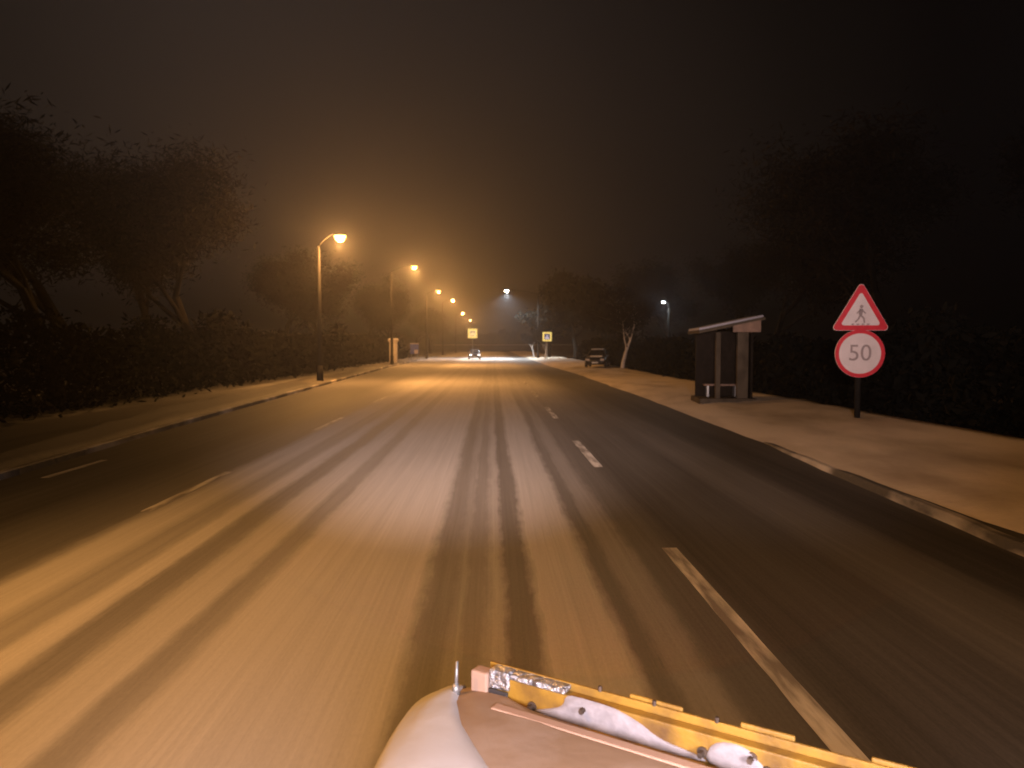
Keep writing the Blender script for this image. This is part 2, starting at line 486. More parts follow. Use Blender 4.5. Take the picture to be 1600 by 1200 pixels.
def street_lamp(x, y, h, reach, label, lens, energy, color, group, rough_dir=0.0, big=1.0, z0=0.1, spot=None, rot=None):
    t = empty("street_lamp", (x, y, z0))
    tag(t, label, "street lamp", group)
    s = 1 if reach > 0 else -1
    r = abs(reach)
    MB().tube([(0, 0, 0), (0, 0, h * 0.45), (0, 0, h - 0.55)], [0.15, 0.12, 0.085], 12).build("pole", M['pole'], t, True)
    MB().tube([(0, 0, 0), (0, 0, 0.9)], [0.19, 0.17], 12).build("pole_base", M['pole'], t, True)
    pts = []
    for k in range(9):
        u = k / 8
        pts.append((s * (r - 0.25) * u, 0, h - 0.6 + 0.62 * math.sin(u * math.pi / 2) + 0.1))
    MB().tube(pts, [0.04] * 9, 8).build("arm", M['arm'], t, True)
    hd = MB()
    hd.box((s * r, 0, h + 0.10), (0.60 * big, 0.30 * big, 0.12), bevel=0.05)
    hdo = hd.build("lamp_head", M['lamp_body'], t)
    bowl_mb((s * r, 0, h + 0.034), 0.27 * big, 0.24 * big, 0.28 * big).build("lens", lens, hdo, True)
    if energy:
        add_light(t, (s * r, 0, h - 0.42), energy, color, 0.14, spot, rot=rot)
    return t

SP = "sodium street lamps along the left kerb"
# pole x, y, height, arm reach towards the road
street_lamp(-9.25, 41.0, 7.75, 1.15, "first and brightest orange street lamp on a thin pole at the left kerb", M['sodium'], SODIUM_W, SODIUM, SP, big=1.15, z0=0.05)
street_lamp(-10.15, 77, 9.8, 2.3, "second orange street lamp on the left, behind the brightest one", M['sodium'], SODIUM_W * 1.5, SODIUM, SP)
street_lamp(-9.6, 111, 9.8, 1.75, "third orange street lamp of the left row, beyond the blue panel", M['sodium'], SODIUM_W * 1.6, SODIUM, SP)
street_lamp(-10.0, 153, 11.0, 2.0, "fourth dim orange street lamp of the left row, deep in the haze", M['sodium_far'], SODIUM_W * 1.6, SODIUM, SP)
street_lamp(-9.9, 205, 10.6, 1.9, "fifth small orange street lamp above the lit square sign", M['sodium_far'], SODIUM_W * 1.5, SODIUM, SP)
street_lamp(-9.8, 268, 10.8, 1.9, "farthest orange street lamp just over the lit square sign", M['sodium_far'], SODIUM_W * 1.5, SODIUM, SP)
street_lamp(-8.9, 0.5, 9.0, 1.6, "orange street lamp beside the driver outside the view", M['sodium'], SODIUM_W * 0.56, (1.0, 0.445, 0.10), SP, spot=128, rot=(0, R(-40), 0))
led = street_lamp(6.9, 116, 10.2, -4.8, "white street lamp on a long arm over the crossing beside dark trees", M['led'], 26000, LED, "white lamps", spot=168)
street_lamp(16.2, 70, 5.9, -0.5, "small white yard lamp among the dark trees above the parked car", M['yard'], 380, LED, "white lamps", big=0.6)

# ------------------------------------------------------------------ trees
def branch_tree(seed, h, rad, leafn, leafsize, trunk_r, base_frac, thin=False):
    """a trunk with limbs, and a crown of many small clumps of twigs or leaves; returns two meshes' builders"""
    rnd = random.Random(seed)
    tb, cb = MB(), MB()
    tips = []
    def grow(p, d, length, r, depth):
        n = 3 if depth < 3 else 2
        pts, q, dd = [p.copy()], p.copy(), d.copy()
        rr = [r]
        for k in range(n):
            dd = (dd + Vector((rnd.uniform(-.22, .22), rnd.uniform(-.22, .22), rnd.uniform(-.05, .14)))).normalized()
            q = q + dd * length / n
            pts.append(q.copy()); rr.append(r * (1 - 0.55 * (k + 1) / n))
        tb.tube(pts, rr, 7 if depth == 0 else (5 if depth < 3 else 3), cap=False)
        if depth >= 2:
            for pt in pts[1:]: tips.append((pt, depth))
        if depth < 4:
            for k in range(rnd.randint(3, 4) if depth < 2 else 3):
                a = rnd.uniform(0, 2 * math.pi); tilt = rnd.uniform(0.45, 1.05)
                side = Vector((math.cos(a), math.sin(a), 0))
                nd = (dd * math.cos(tilt) + side * math.sin(tilt) + Vector((0, 0, 0.1))).normalized()
                st = pts[-1] if k < 2 else pts[-2]
                grow(st, nd, length * rnd.uniform(0.58, 0.78), rr[-1] * 0.8, depth + 1)
    grow(Vector((0, 0, -0.1)), Vector((rnd.uniform(-.06, .06), rnd.uniform(-.06, .06), 1)).normalized(), h * base_frac, trunk_r, 0)
    zmax = max(t[0].z for t in tips)
    for _ in range(leafn):
        p, dep = rnd.choice(tips)
        q = p + Vector((rnd.gauss(0, 1), rnd.gauss(0, 1), rnd.gauss(0, 0.8))) * rad * 0.085
        a = Vector((rnd.uniform(-1, 1), rnd.uniform(-1, 1), rnd.uniform(-0.6, 1))).normalized()
        bb = a.cross(Vector((rnd.uniform(-1, 1), rnd.uniform(-1, 1), rnd.uniform(-1, 1)))).normalized()
        l = leafsize * rnd.uniform(0.5, 1.5); w = l * (0.16 if thin else 0.5)
        cb.bm.faces.new([cb.bm.verts.new(v) for v in (q - a * l * .5, q + bb * w * .5, q + a * l * .5, q - bb * w * .5)])
    s = h / zmax
    for bmm in (tb.bm, cb.bm):
        for v in bmm.verts: v.co *= s
    return tb, cb

def proto_tree(seed, h, rad, n, ls, tr, bf, leafm, barkm, thin=False):
    t = empty("tree")
    tb, cb = branch_tree(seed, h, rad, n, ls, tr, bf, thin)
    tb.build("trunk", barkm, t, True)
    cb.build("crown", leafm, t)
    return t

def conifer(seed, h, rad):
    rnd = random.Random(seed)
    t = empty("conifer")
    MB().tube([(0, 0, -0.1), (0, 0, h * 0.5), (0, 0, h * 0.97)], [0.2, 0.12, 0.03], 8).build("trunk", M['bark'], t, True)
    b = MB()
    lay = int(h * 2.2)
    for i in range(lay):
        u = i / lay
        z = h * (0.12 + 0.86 * u); r = rad * (1 - u) ** 0.8 + 0.12
        for k in range(int(8 + 8 * (1 - u))):
            a = rnd.uniform(0, 2 * math.pi); rr = r * rnd.uniform(0.6, 1.12)
            for q in range(12):
                f = q / 12
                p = Vector((math.cos(a) * rr * f, math.sin(a) * rr * f, z - 0.35 * f * rr + rnd.uniform(-.12, .12)))
                d = Vector((math.cos(a + rnd.uniform(-1.1, 1.1)), math.sin(a + rnd.uniform(-1.1, 1.1)), rnd.uniform(-.5, .2)))
                l = rnd.uniform(.25, .5); s = d.cross(Vector((0, 0, 1))).normalized() * l * 0.22
                b.bm.faces.new([b.bm.verts.new(v) for v in (p - s, p + d * l * .5 - s * .5, p + d * l, p + s)])
    b.build("crown", M['leaf_dark'], t)
    return t

P1 = proto_tree(3, 11, 4.2, 30000, 0.22, 0.24, 0.30, M['leaf'], M['bark'], True)
P2 = proto_tree(8, 12, 4.6, 30000, 0.22, 0.26, 0.26, M['leaf'], M['bark'], True)
P3 = proto_tree(21, 9, 3.6, 8000, 0.34, 0.20, 0.24, M['leaf_dark'], M['bark'])
P4 = proto_tree(31, 8, 3.0, 4500, 0.36, 0.17, 0.30, M['leaf'], M['white_bark'], True)  # limewash colour also runs up the limbs, standing for lamplit twigs
C1 = conifer(5, 11, 2.6)
used = set()
def plant(p, x, y, s, rz, label, group, name=None, cat="tree"):
    o = p if p.name not in used else copy_tree(p)
    used.add(p.name)
    o.location = (x, y, -0.05); o.rotation_euler = (0, 0, rz); o.scale = (s, s, s * random.Random(int(x * 7 + y)).uniform(0.92, 1.1))
    tag(o, label, cat, group)
    return o
GL = "trees behind the left verge"
plant(P1, -17.5, 31, 1.05, 0.3, "tall dark tree at the far left edge of the view", GL)
plant(P2, -21.0, 40, 1.10, 1.3, "broad dark tree behind the tall one at the left edge", GL)
plant(P2, -15.6, 41, 0.88, 2.1, "tree whose twigs catch orange light left of the brightest street lamp", GL)
plant(P1, -14.6, 53, 0.85, 4.0, "tree directly behind the pole of the brightest street lamp", GL)
plant(P1, -25.0, 56, 1.25, 5.0, "big dark tree far back between the left edge and the brightest lamp", GL)
plant(P2, -14.8, 70, 0.80, 0.7, "tree between the first and second orange street lamps", GL)
plant(P1, -15.4, 92, 0.85, 3.2, "tree just behind the second orange street lamp's pole", GL)
plant(P2, -15.0, 118, 0.85, 1.9, "hazy tree behind the third orange street lamp", GL)
plant(P1, -15.5, 150, 0.85, 2.5, "faint tree below the fourth orange street lamp", GL)
plant(P2, -16.0, 195, 0.9, 5.5, "faintest and farthest tree of the left row", GL)
GR = "trees beyond the right verge"
plant(P3, 8.9, 121, 1.12, 0.2, "dark leafy tree close behind the white street lamp", GR)
plant(P3, 13.0, 118, 1.42, 2.2, "tallest dark tree right of the white street lamp", GR)
plant(P3, 16.5, 112, 1.15, 4.2, "dark tree sloping down right behind the blue crossing sign", GR)
plant(C1, 20.5, 104, 0.88, 0.0, "dark conifer standing behind the parked car", GR, cat="conifer")
plant(P2, 21.0, 86, 0.90, 0.0, "bare tree by the small white yard lamp", GR)
plant(P1, 24.0, 74, 1.05, 1.0, "dark bare tree right of the small white yard lamp", GR)
plant(P1, 17.5, 48, 0.85, 2.6, "dark tree behind the bus shelter", GR)
plant(P2, 19.0, 34, 0.95, 0.9, "dark tree behind the red rimmed road signs", GR)
plant(P1, 24.0, 28, 1.1, 3.9, "dark tree at the far right edge of the view", GR)
GW = "limewashed trees at the right kerb"
plant(P4, 6.9, 127, 0.62, 0.4, "limewashed kerbside tree nearest the white street lamp", GW)
plant(P4, 7.6, 110, 0.60, 1.8, "limewashed kerbside tree just left of the blue crossing sign", GW)
plant(P4, 10.4, 61, 0.85, 2.9, "limewashed tree right beside the parked dark car", GW)

# far treeline closing the view
rnd = random.Random(77)
b = MB()
for i in range(5200):
    x = rnd.uniform(-90, 110); y = 370 + rnd.uniform(0, 12)
    top = 7.5 + 3.5 * noise.noise(Vector((x * 0.07, 0, 3))) + 1.5 * noise.noise(Vector((x * 0.3, 0, 9)))
    z = top * rnd.random() ** 0.7
    a = Vector((rnd.uniform(-1, 1), rnd.uniform(-.3, .3), rnd.uniform(-1, 1))).normalized(); l = rnd.uniform(.7, 1.7)
    c = Vector((-a.z, rnd.uniform(-.4, .4), a.x)) * l * 0.45; p = Vector((x, y, z))
    b.bm.faces.new([b.bm.verts.new(v) for v in (p - a * l, p + c, p + a * l, p - c)])
tag(b.build("treeline", M['leaf_dark']), "far dark treeline closing the end of the road", "treeline", kind="stuff")

# ------------------------------------------------------------------ hedges
def hedge(label, p0, p1, h, depth, n, seed):
    rnd = random.Random(seed)
    p0, p1 = Vector(p0), Vector(p1)
    d = p1 - p0; L_ = d.length; d.normalize(); nn = Vector((-d.y, d.x, 0))
    t = empty("hedge", p0); tag(t, label, "hedge")
    b = MB()
    for i in range(n):
        u = L_ * rnd.random() ** 1.5
        top = h * (0.85 + 0.45 * noise.noise(Vector((u * 0.16, seed, 0))) + 0.22 * noise.noise(Vector((u * 0.6, seed, 4))))
        z = top * rnd.random() ** 0.75; off = rnd.gauss(0, 0.45) * depth * (1.1 - 0.5 * z / h)
        p = d * u + nn * off + Vector((0, 0, z))
        a = Vector((rnd.uniform(-1, 1), rnd.uniform(-1, 1), rnd.uniform(-.4, 1))).normalized()
        l = rnd.uniform(.07, .19) * (0.8 + 2.2 * u / L_); c = a.cross(Vector((rnd.uniform(-1, 1), rnd.uniform(-1, 1), rnd.uniform(-1, 1)))).normalized() * l * .4
        b.bm.faces.new([b.bm.verts.new(v) for v in (p - a * l, p + c, p + a * l, p - c)])
    b.build("foliage", M['leaf_dark'], t)
hedge("long dark overgrown hedge behind the left verge", (-13.6, 12, -.05), (-15.2, 125, -.05), 3.4, 1.5, 42000, 5)
hedge("long dark hedge behind the right verge, running behind signs and shelter", (10.6, 3, -.05), (13.2, 108, -.05), 2.7, 1.1, 42000, 9)

# ------------------------------------------------------------------ far low wall across the end of the road
t = empty("boundary_wall", (0, 262, 0))
tag(t, "long low brown wall at the hazy end of the road", "wall")
MB().box((6, 0, 1.1), (52, 0.4, 2.2)).build("wall_body", M['wall'], t)
MB().box((6, 0, 2.27), (52.4, 0.6, 0.12), bevel=0.03).build("coping", M['snow'], t)

# ------------------------------------------------------------------ signs
def text_mesh(body, size, m, parent, loc, name, rot=(math.pi / 2, 0, 0), ext=0.003):
    c = bpy.data.curves.new(name, 'FONT'); c.body = body; c.size = size; c.align_x = 'CENTER'; c.align_y = 'CENTER'; c.extrude = ext
    o = bpy.data.objects.new(name, c); col.objects.link(o)
    dg = bpy.context.evaluated_depsgraph_get()
    me = bpy.data.meshes.new_from_object(o.evaluated_get(dg)); bpy.data.objects.remove(o)
    me.materials.clear(); me.materials.append(m)
    o = bpy.data.objects.new(name, me); col.objects.link(o)
    o.location = loc; o.rotation_euler = rot; o.parent = parent
    return o

def rtri(side, r, n=6):
    """rounded equilateral triangle, point up, centred on its centroid"""
    h = side * math.sqrt(3) / 2
    pts = []
    for (cx, cz), a0 in (((0, 2 * h / 3 - 2 * r), 30), ((-side / 2 + r * math.sqrt(3), -h / 3 + r), 150), ((side / 2 - r * math.sqrt(3), -h / 3 + r), 270)):
        for k in range(n + 1):
            a = R(a0 + 120 * k / n)
            pts.append((cx + r * math.cos(a), cz + r * math.sin(a)))
    return pts

def walker(mb, cx, cz, s, y0, y1):
    """a striding pictogram figure"""
    def limb(ax, az, bx, bz, w):
        d = Vector((bx - ax, bz - az)); n = Vector((-d.y, d.x)).normalized() * w / 2
        mb.prism([(cx + s * (ax + n.x), cz + s * (az + n.y)), (cx + s * (bx + n.x), cz + s * (bz + n.y)), (cx + s * (bx - n.x), cz + s * (bz - n.y)), (cx + s * (ax - n.x), cz + s * (az - n.y))], y0, y1)
    mb.prism([(cx + s * 0.1 * math.cos(2 * math.pi * k / 14) + s * 0.03, cz + s * (0.42 + 0.1 * math.sin(2 * math.pi * k / 14))) for k in range(14)], y0, y1)
    limb(0.02, 0.30, -0.02, -0.05, 0.2)
    limb(-0.02, -0.04, 0.17, -0.25, 0.1); limb(0.17, -0.25, 0.2, -0.5, 0.09)
    limb(-0.03, -0.04, -0.12, -0.28, 0.1); limb(-0.12, -0.28, -0.3, -0.46, 0.09)
    limb(0.05, 0.25, 0.26, 0.02, 0.075); limb(0.0, 0.25, -0.22, 0.04, 0.075)

# the two red rimmed signs on one post
sx, sy, sz = 8.28, 17.0, 0.40
t = empty("road_sign", (sx, sy, sz), R(-8))
tag(t, "red rimmed triangle above a red rimmed round sign on one grey post", "road sign")
MB().tube([(0, 0.085, -0.3), (0, 0.085, 2.72)], 0.065, 12).build("post", M['pole'], t, True)
zc, rr = 1.42, 0.54
ro = MB().disc((0, 0, zc), rr, 0.03, 'y', 48).build("round_plate", M['sign_white'], t)
ring = lambda r, n=48: [(r * math.cos(2 * math.pi * k / n), zc + r * math.sin(2 * math.pi * k / n)) for k in range(n)]
MB().prism_ring(ring(rr - 0.002), ring(rr - 0.085), -0.019, -0.0155).build("red_rim", M['red'], ro)
text_mesh("50", 0.52, M['sign_grey'], ro, (0, -0.018, zc), "numerals")
side, zt = 1.28, 2.31
po = [(x, z + zt) for x, z in rtri(side, 0.07)]; pi_ = [(x, z + zt) for x, z in rtri(side - 0.40, 0.045)]
tr_ = MB().prism(po, -0.015, 0.015).build("warning_triangle", M['sign_white'], t)
pm = [(x * 0.985, (z - zt) * 0.985 + zt) for x, z in po]
MB().prism_ring(pm, pi_, -0.019, -0.0155).build("red_rim", M['red'], tr_)
fg = MB(); walker(fg, 0.0, zt + 0.0, 0.40, -0.0195, -0.0157)
for k in range(4):
    fg.prism([(-0.2 + k * 0.11, zt - 0.245), (-0.14 + k * 0.11, zt - 0.245), (-0.14 + k * 0.11, zt - 0.215), (-0.2 + k * 0.11, zt - 0.215)], -0.0195, -0.0157)
fg.build("figure", M['sign_grey'], tr_)
for zz in (1.2, 1.64, 2.15, 2.5):
    MB().box((0, 0.05, zz), (0.20, 0.06, 0.03)).build("clamp", M['steel'], t)

def square_sign(x, y, zc, s, label, inner, border, fig, post_x=0.0):
    t = empty("crossing_sign", (x, y, 0.0))
    tag(t, label, "crossing sign", "lit square crossing signs")
    MB().tube([(post_x, 0.10, 0), (post_x, 0.10, zc + s / 2)], 0.05, 10).build("post", M['steel'], t, True)
    bx = MB().box((0, 0, zc), (s, 0.10, s), bevel=0.02).build("border_panel", border, t)
    pn = MB().box((0, -0.052, zc), (s * 0.62, 0.012, s * 0.62)).build("sign_face", inner, t)
    f = MB()
    f.prism([(-s * .25, zc - s * .24), (s * .25, zc - s * .24), (0, zc + s * .24)], -0.064, -0.060) if fig is M['sign_glow'] else None
    if fig is M['sign_glow']:
        f.build("white_triangle", fig, pn)
        g = MB(); walker(g, 0, zc - s * 0.06, s * 0.26, -0.070, -0.0655); g.build("figure", inner, pn)
    else:
        f.box((0, -0.062, zc + s * .17), (s * .5, 0.006, s * .10)); f.box((-s * .2, -0.062, zc + s * .05), (s * .09, 0.006, s * .12)); f.box((s * .21, -0.062, zc + s * .05), (s * .07, 0.006, s * .12))
        f.box((0, -0.062, zc - s * .24), (s * .5, 0.006, s * .05))
        f.build("figure", fig, pn)
    return t
square_sign(-2.75, 104, 3.66, 1.28, "glowing cream square sign on a post over the small car", M['sign_cream'], M['fluo'], M['sign_olive'])
square_sign(7.42, 104, 3.22, 1.24, "glowing yellow bordered blue crossing sign with a white triangle beside the right kerb", M['sign_blue'], M['fluo'], M['sign_glow'])

# blue and white panel on the left kerb
t = empty("information_panel", (-10.35, 101, 0.1), R(6))
tag(t, "small blue and white panel on two legs at the left kerb", "panel")
for s in (-0.4, 0.4): MB().tube([(s, 0, 0), (s, 0, 2.1)], 0.04, 8).build("leg", M['steel'], t, True)
pn = MB().box((0, -0.06, 1.45), (1.1, 0.06, 1.3), bevel=0.015).build("blue_board", M['blue'], t)
MB().box((0.22, -0.097, 1.1), (0.46, 0.012, 0.5)).build("white_notice", M['sign_white'], pn)
MB().box((0, -0.06, 2.17), (1.2, 0.10, 0.12), bevel=0.02).build("top_rail", M['sign_white'], t)

# pale pillar
t = empty("gate_pillar", (-10.9, 84, 0.05))
tag(t, "pale square pillar with a wider cap behind the second lamp pole", "pillar")
MB().box((0, 0, 1.2), (0.8, 0.8, 2.4), bevel=0.02).build("shaft", M['stone'], t)
MB().box((0, 0, 2.52), (1.06, 1.06, 0.24), bevel=0.03).build("cap", M['stone'], t)
MB().box((0, 0, 2.68), (1.0, 1.0, 0.08), bevel=0.03).build("snow_cap", M['snow'], t)

# ------------------------------------------------------------------ cars
def car(label, x, y, rz, paint, lit, snow, z=0.0, estate=False):
    t = empty("car", (x, y, z), rz)        # drives towards -y in its own space
    tag(t, label, "car")
    W = 0.86
    # lower body: rings along y of (y, half width, bottom, shoulder)
    prof = [(-2.08, .62, .34, .60), (-2.0, .76, .26, .70), (-1.7, .84, .22, .80), (-1.0, W, .22, .90), (0, W, .22, .93), (1.1, W, .22, .95), (1.75, .84, .24, .95), (2.02, .76, .30, .90), (2.08, .66, .38, .82)]
    b = MB(); rings = []
    for y_, w, zb, zs in prof:
        rings.append([b.bm.verts.new(p) for p in ((-w * .92, y_, zb), (-w, y_, zb + .12), (-w, y_, zs - .14), (-w * .93, y_, zs - .02), (-w * .55, y_, zs + .03), (w * .55, y_, zs + .03), (w * .93, y_, zs - .02), (w, y_, zs - .14), (w, y_, zb + .12), (w * .92, y_, zb))])
    for a, c in zip(rings, rings[1:]):
        for k in range(10): b.bm.faces.new([a[k], a[(k + 1) % 10], c[(k + 1) % 10], c[k]])
    b.bm.faces.new(rings[0]); b.bm.faces.new(rings[-1][::-1])
    body = b.build("body", paint, t, True)
    # cabin
    cab = [(-1.05, .72, .93, .95), (-.35, .62, .93, 1.40), (.2, .61, .93, 1.47), (.95, .61, .93, 1.45), (1.55, .66, .93, 1.2 if not estate else 1.40), (1.9, .72, .93, .97)]
    b = MB(); rings = []
    for y_, w, zb, zt_ in cab:
        f = (zt_ - zb) / 0.54
        rings.append([b.bm.verts.new(p) for p in ((-(.80), y_, zb - .02), (-(.80 - .17 * f), y_, zt_ - .04 * f), (-(.80 - .24 * f) * .9, y_, zt_), ((.80 - .24 * f) * .9, y_, zt_), ((.80 - .17 * f), y_, zt_ - .04 * f), (.80, y_, zb - .02))])
    for a, c in zip(rings, rings[1:]):
        for k in range(5): b.bm.faces.new([a[k], a[k + 1], c[k + 1], c[k]])
    b.bm.faces.new(rings[0]); b.bm.faces.new(rings[-1][::-1])
    b.build("cabin", paint, t, True)
    def glass(name, pts):
        g = MB(); g.quad(pts); g.build(name, M['glass'], t)
    glass("windscreen", [(-.66, -1.03, 1.005), (.66, -1.03, 1.005), (.55, -.46, 1.385), (-.55, -.46, 1.385)])
    glass("rear_window", [(.62, 1.86, 1.04), (-.62, 1.86, 1.04), (-.54, 1.56, 1.25 if not estate else 1.37), (.54, 1.56, 1.25 if not estate else 1.37)])
    for s in (-1, 1):
        glass("side_window", [(s * .812, -.75, .97), (s * .812, .28, .97), (s * .668, .28, 1.39), (s * .68, -.3, 1.34)][::s])
        glass("side_window", [(s * .812, .34, .97), (s * .81, 1.45, .97), (s * .69, 1.2, 1.34), (s * .668, .34, 1.39)][::s])
        MB().box((s * .95, -.72, 1.0), (.18, .10, .12), bevel=.03).build("wing_mirror", paint, t)
        hl = MB().box((s * .60, -2.03, .64), (.34, .14, .17), bevel=.04)
        hl.build("headlight", M['headlamp'] if lit else M['lamp_off'], t)
        MB().box((s * .66, 2.03, .76), (.26, .12, .18), bevel=.03).build("tail_light", M['red'], t)
        for yy in (-1.3, 1.28):
            w = MB().disc((s * .79, yy, .31), .31, .20, 'x', 28).build("wheel", M['rubber'], t)
            MB().disc((s * .892, yy, .31), .20, .02, 'x', 20).build("rim", M['rim'], w)
    MB().box((0, -2.075, .42), (1.1, .05, .20), bevel=.02).build("grille", M['rubber'], t)
    MB().box((0, -2.115, .40), (.5, .015, .11)).build("number_plate", M['plate'], t)
    if snow:
        MB().box((0, .3, 1.505), (1.02, 1.4, .06), bevel=.025).build("roof_snow", M['snow'], t)
        MB().box((0.05, -1.5, .92), (1.0, .62, .04), Matrix.Rotation(R(7), 3, 'X'), bevel=.015).build("bonnet_snow", M['snow'], t)
    return t
c = car("small dark car with bright headlights ahead in the road below the lit sign", -2.72, 113.0, R(3), M['car_dark'], True, False)
for s in (-1, 1):
    add_light(c, (s * .6, -2.2, .66), 60, (1, .9, .8), .06, spot=80, rot=(R(84), 0, R(180)), name="headlight_beam")
car("dark parked car with snow on its roof at the edge of the right verge", 8.9, 64.5, R(-14), M['car_dark'], False, True, z=0.20, estate=True)

# ------------------------------------------------------------------ bus shelter
t = empty("bus_shelter", (7.4, 24.2, 0.28), R(-4))
t.scale = (0.74, 0.9, 0.97)
tag(t, "small rendered bus shelter with a snow covered slanting roof on the right verge", "bus shelter")
MB().box((0.0, 0.75, 1.10), (2.1, 0.10, 2.3)).build("back_wall", M['shelter_shade'], t)
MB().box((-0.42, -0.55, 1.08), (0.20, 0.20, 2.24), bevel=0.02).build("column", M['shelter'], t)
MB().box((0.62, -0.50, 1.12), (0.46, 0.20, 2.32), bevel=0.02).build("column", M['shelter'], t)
MB().box((1.05, 0.18, 1.12), (0.10, 1.2, 2.32)).build("side_wall", M['shelter_shade'], t)
MB().box((0.0, 0.1, -0.08), (2.4, 1.7, 0.30), bevel=0.03).build("plinth", M['shelter'], t)
be = MB().box((0.0, 0.45, 0.46), (1.5, 0.36, 0.06)).build("bench", M['bench'], t)
for s in (-0.6, 0.6): MB().box((s, 0.45, 0.25), (0.08, 0.30, 0.36)).build("bench_leg", M['steel'], be)
rt = Matrix.Rotation(R(-9), 3, 'Y')
rf = MB().box((0.02, 0.0, 2.42), (2.75, 2.1, 0.10), rt, bevel=0.02).build("roof", M['shelter'], t)
MB().box((0.0, 0.0, 2.505), (2.68, 2.0, 0.08), rt, bevel=0.03).build("roof_snow", M['dimmed_snow'], rf)
MB().prism([(0.05, 2.20), (1.18, 2.20), (1.18, 2.58), (0.05, 2.40)], -1.09, -1.03).build("fascia", M['bench'], t)

# ------------------------------------------------------------------ the snow plough at the bottom of the frame
t = empty("snow_plough", (0, 0, -0.045))
tag(t, "snow covered rounded plough shell with a battered yellow top rail, closest to the viewer", "snow plough")
M['plough_tan'] = snow_over("tan_plough_shell", (0.26, 0.18, 0.12), (0.36, 0.29, 0.25), 0.45, 0.75, 3.2, (1, 1, 1), rough=0.75, bump=0.05)  # tan shell with paler patches
M['plough_yellow'] = snow_over("battered_yellow_paint", (0.09, 0.045, 0.015), (0.28, 0.155, 0.018), 0.25, 0.55, 9.0, (1, 1, 1), rough=0.55, bump=0.1)
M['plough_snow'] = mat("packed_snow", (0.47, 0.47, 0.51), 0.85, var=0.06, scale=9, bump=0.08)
M['peach'] = mat("sandy_block", (0.36, 0.24, 0.18), 0.8, var=0.06)
M['foil'] = mat("crumpled_foil", (0.42, 0.42, 0.46), 0.32, 0.75, var=0.3, scale=35, bump=0.9)
M['black'] = mat("black_tape", (0.03, 0.028, 0.03), 0.6)
M['rust'] = mat("rusty_bolt", (0.08, 0.055, 0.04), 0.7, 0.5, var=0.4, scale=30)

# plan outline of the shell, from the rail's left end round the left corner to the back
A = Vector((-0.045, 2.43, 0.0)); B = Vector((1.55, 1.36, 0.0))
ax = (B - A).normalized(); bk = Vector((ax.y, -ax.x, 0))      # along the rail; backwards
if bk.y > 0: bk = -bk
outline = [(1.46, 1.36), (0.9, 1.745), (0.4, 2.09), (0.1, 2.31), (0.0, 2.42), (-0.05, 2.50), (-0.11, 2.515), (-0.19, 2.465), (-0.255, 2.36), (-0.298, 2.2), (-0.32, 2.04), (-0.33, 1.86), (-0.33, 1.6), (-0.31, 1.3), (-0.22, 1.05), (0.0, 0.95), (0.6, 0.95), (1.3, 1.0)]
def smooth_loop(pts, it=2):
    for _ in range(it):
        q = []
        for i in range(len(pts)):
            a, b_ = Vector(pts[i]), Vector(pts[(i + 1) % len(pts)])
            q += [tuple(a * .75 + b_ * .25), tuple(a * .25 + b_ * .75)]
        pts = q
    return pts
loop = smooth_loop(outline, 2)
cen = Vector((0.42, 1.6))
def shell_ring(f, z, bm):
    return [bm.verts.new((cen.x + (p[0] - cen.x) * f, cen.y + (p[1] - cen.y) * f, z)) for p in loop]
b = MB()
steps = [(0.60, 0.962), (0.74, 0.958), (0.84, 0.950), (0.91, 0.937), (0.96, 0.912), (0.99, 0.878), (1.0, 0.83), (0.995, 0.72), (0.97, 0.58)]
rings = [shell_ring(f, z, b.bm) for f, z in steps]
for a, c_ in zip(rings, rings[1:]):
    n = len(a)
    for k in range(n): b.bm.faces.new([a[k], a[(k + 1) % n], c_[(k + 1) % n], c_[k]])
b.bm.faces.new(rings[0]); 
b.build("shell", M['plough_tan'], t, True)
# snow lying over the left corner of the shell
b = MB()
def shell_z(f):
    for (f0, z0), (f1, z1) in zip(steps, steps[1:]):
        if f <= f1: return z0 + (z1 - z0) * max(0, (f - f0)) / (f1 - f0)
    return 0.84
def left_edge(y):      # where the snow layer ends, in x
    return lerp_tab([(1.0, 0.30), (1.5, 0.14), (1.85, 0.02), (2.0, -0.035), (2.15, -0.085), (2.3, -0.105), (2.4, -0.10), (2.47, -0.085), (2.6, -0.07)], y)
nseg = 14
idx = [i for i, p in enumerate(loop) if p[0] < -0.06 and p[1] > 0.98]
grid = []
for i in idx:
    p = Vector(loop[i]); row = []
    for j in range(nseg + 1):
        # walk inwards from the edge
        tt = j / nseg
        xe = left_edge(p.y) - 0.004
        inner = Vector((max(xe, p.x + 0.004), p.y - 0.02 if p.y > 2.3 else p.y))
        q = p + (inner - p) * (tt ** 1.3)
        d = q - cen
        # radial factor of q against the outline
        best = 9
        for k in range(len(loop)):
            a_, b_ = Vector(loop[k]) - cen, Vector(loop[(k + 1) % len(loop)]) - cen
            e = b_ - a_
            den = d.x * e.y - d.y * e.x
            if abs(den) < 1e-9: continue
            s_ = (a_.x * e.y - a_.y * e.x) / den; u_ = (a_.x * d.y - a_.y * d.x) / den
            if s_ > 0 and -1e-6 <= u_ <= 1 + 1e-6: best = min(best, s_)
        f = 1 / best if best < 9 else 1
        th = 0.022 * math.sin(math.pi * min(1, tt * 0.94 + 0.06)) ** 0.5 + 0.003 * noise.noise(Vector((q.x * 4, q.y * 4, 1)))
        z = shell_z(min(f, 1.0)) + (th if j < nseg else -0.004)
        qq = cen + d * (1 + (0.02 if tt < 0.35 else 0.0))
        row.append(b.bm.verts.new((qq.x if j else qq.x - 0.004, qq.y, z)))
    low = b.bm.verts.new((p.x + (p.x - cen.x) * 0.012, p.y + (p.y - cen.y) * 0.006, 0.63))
    grid.append([low] + row)
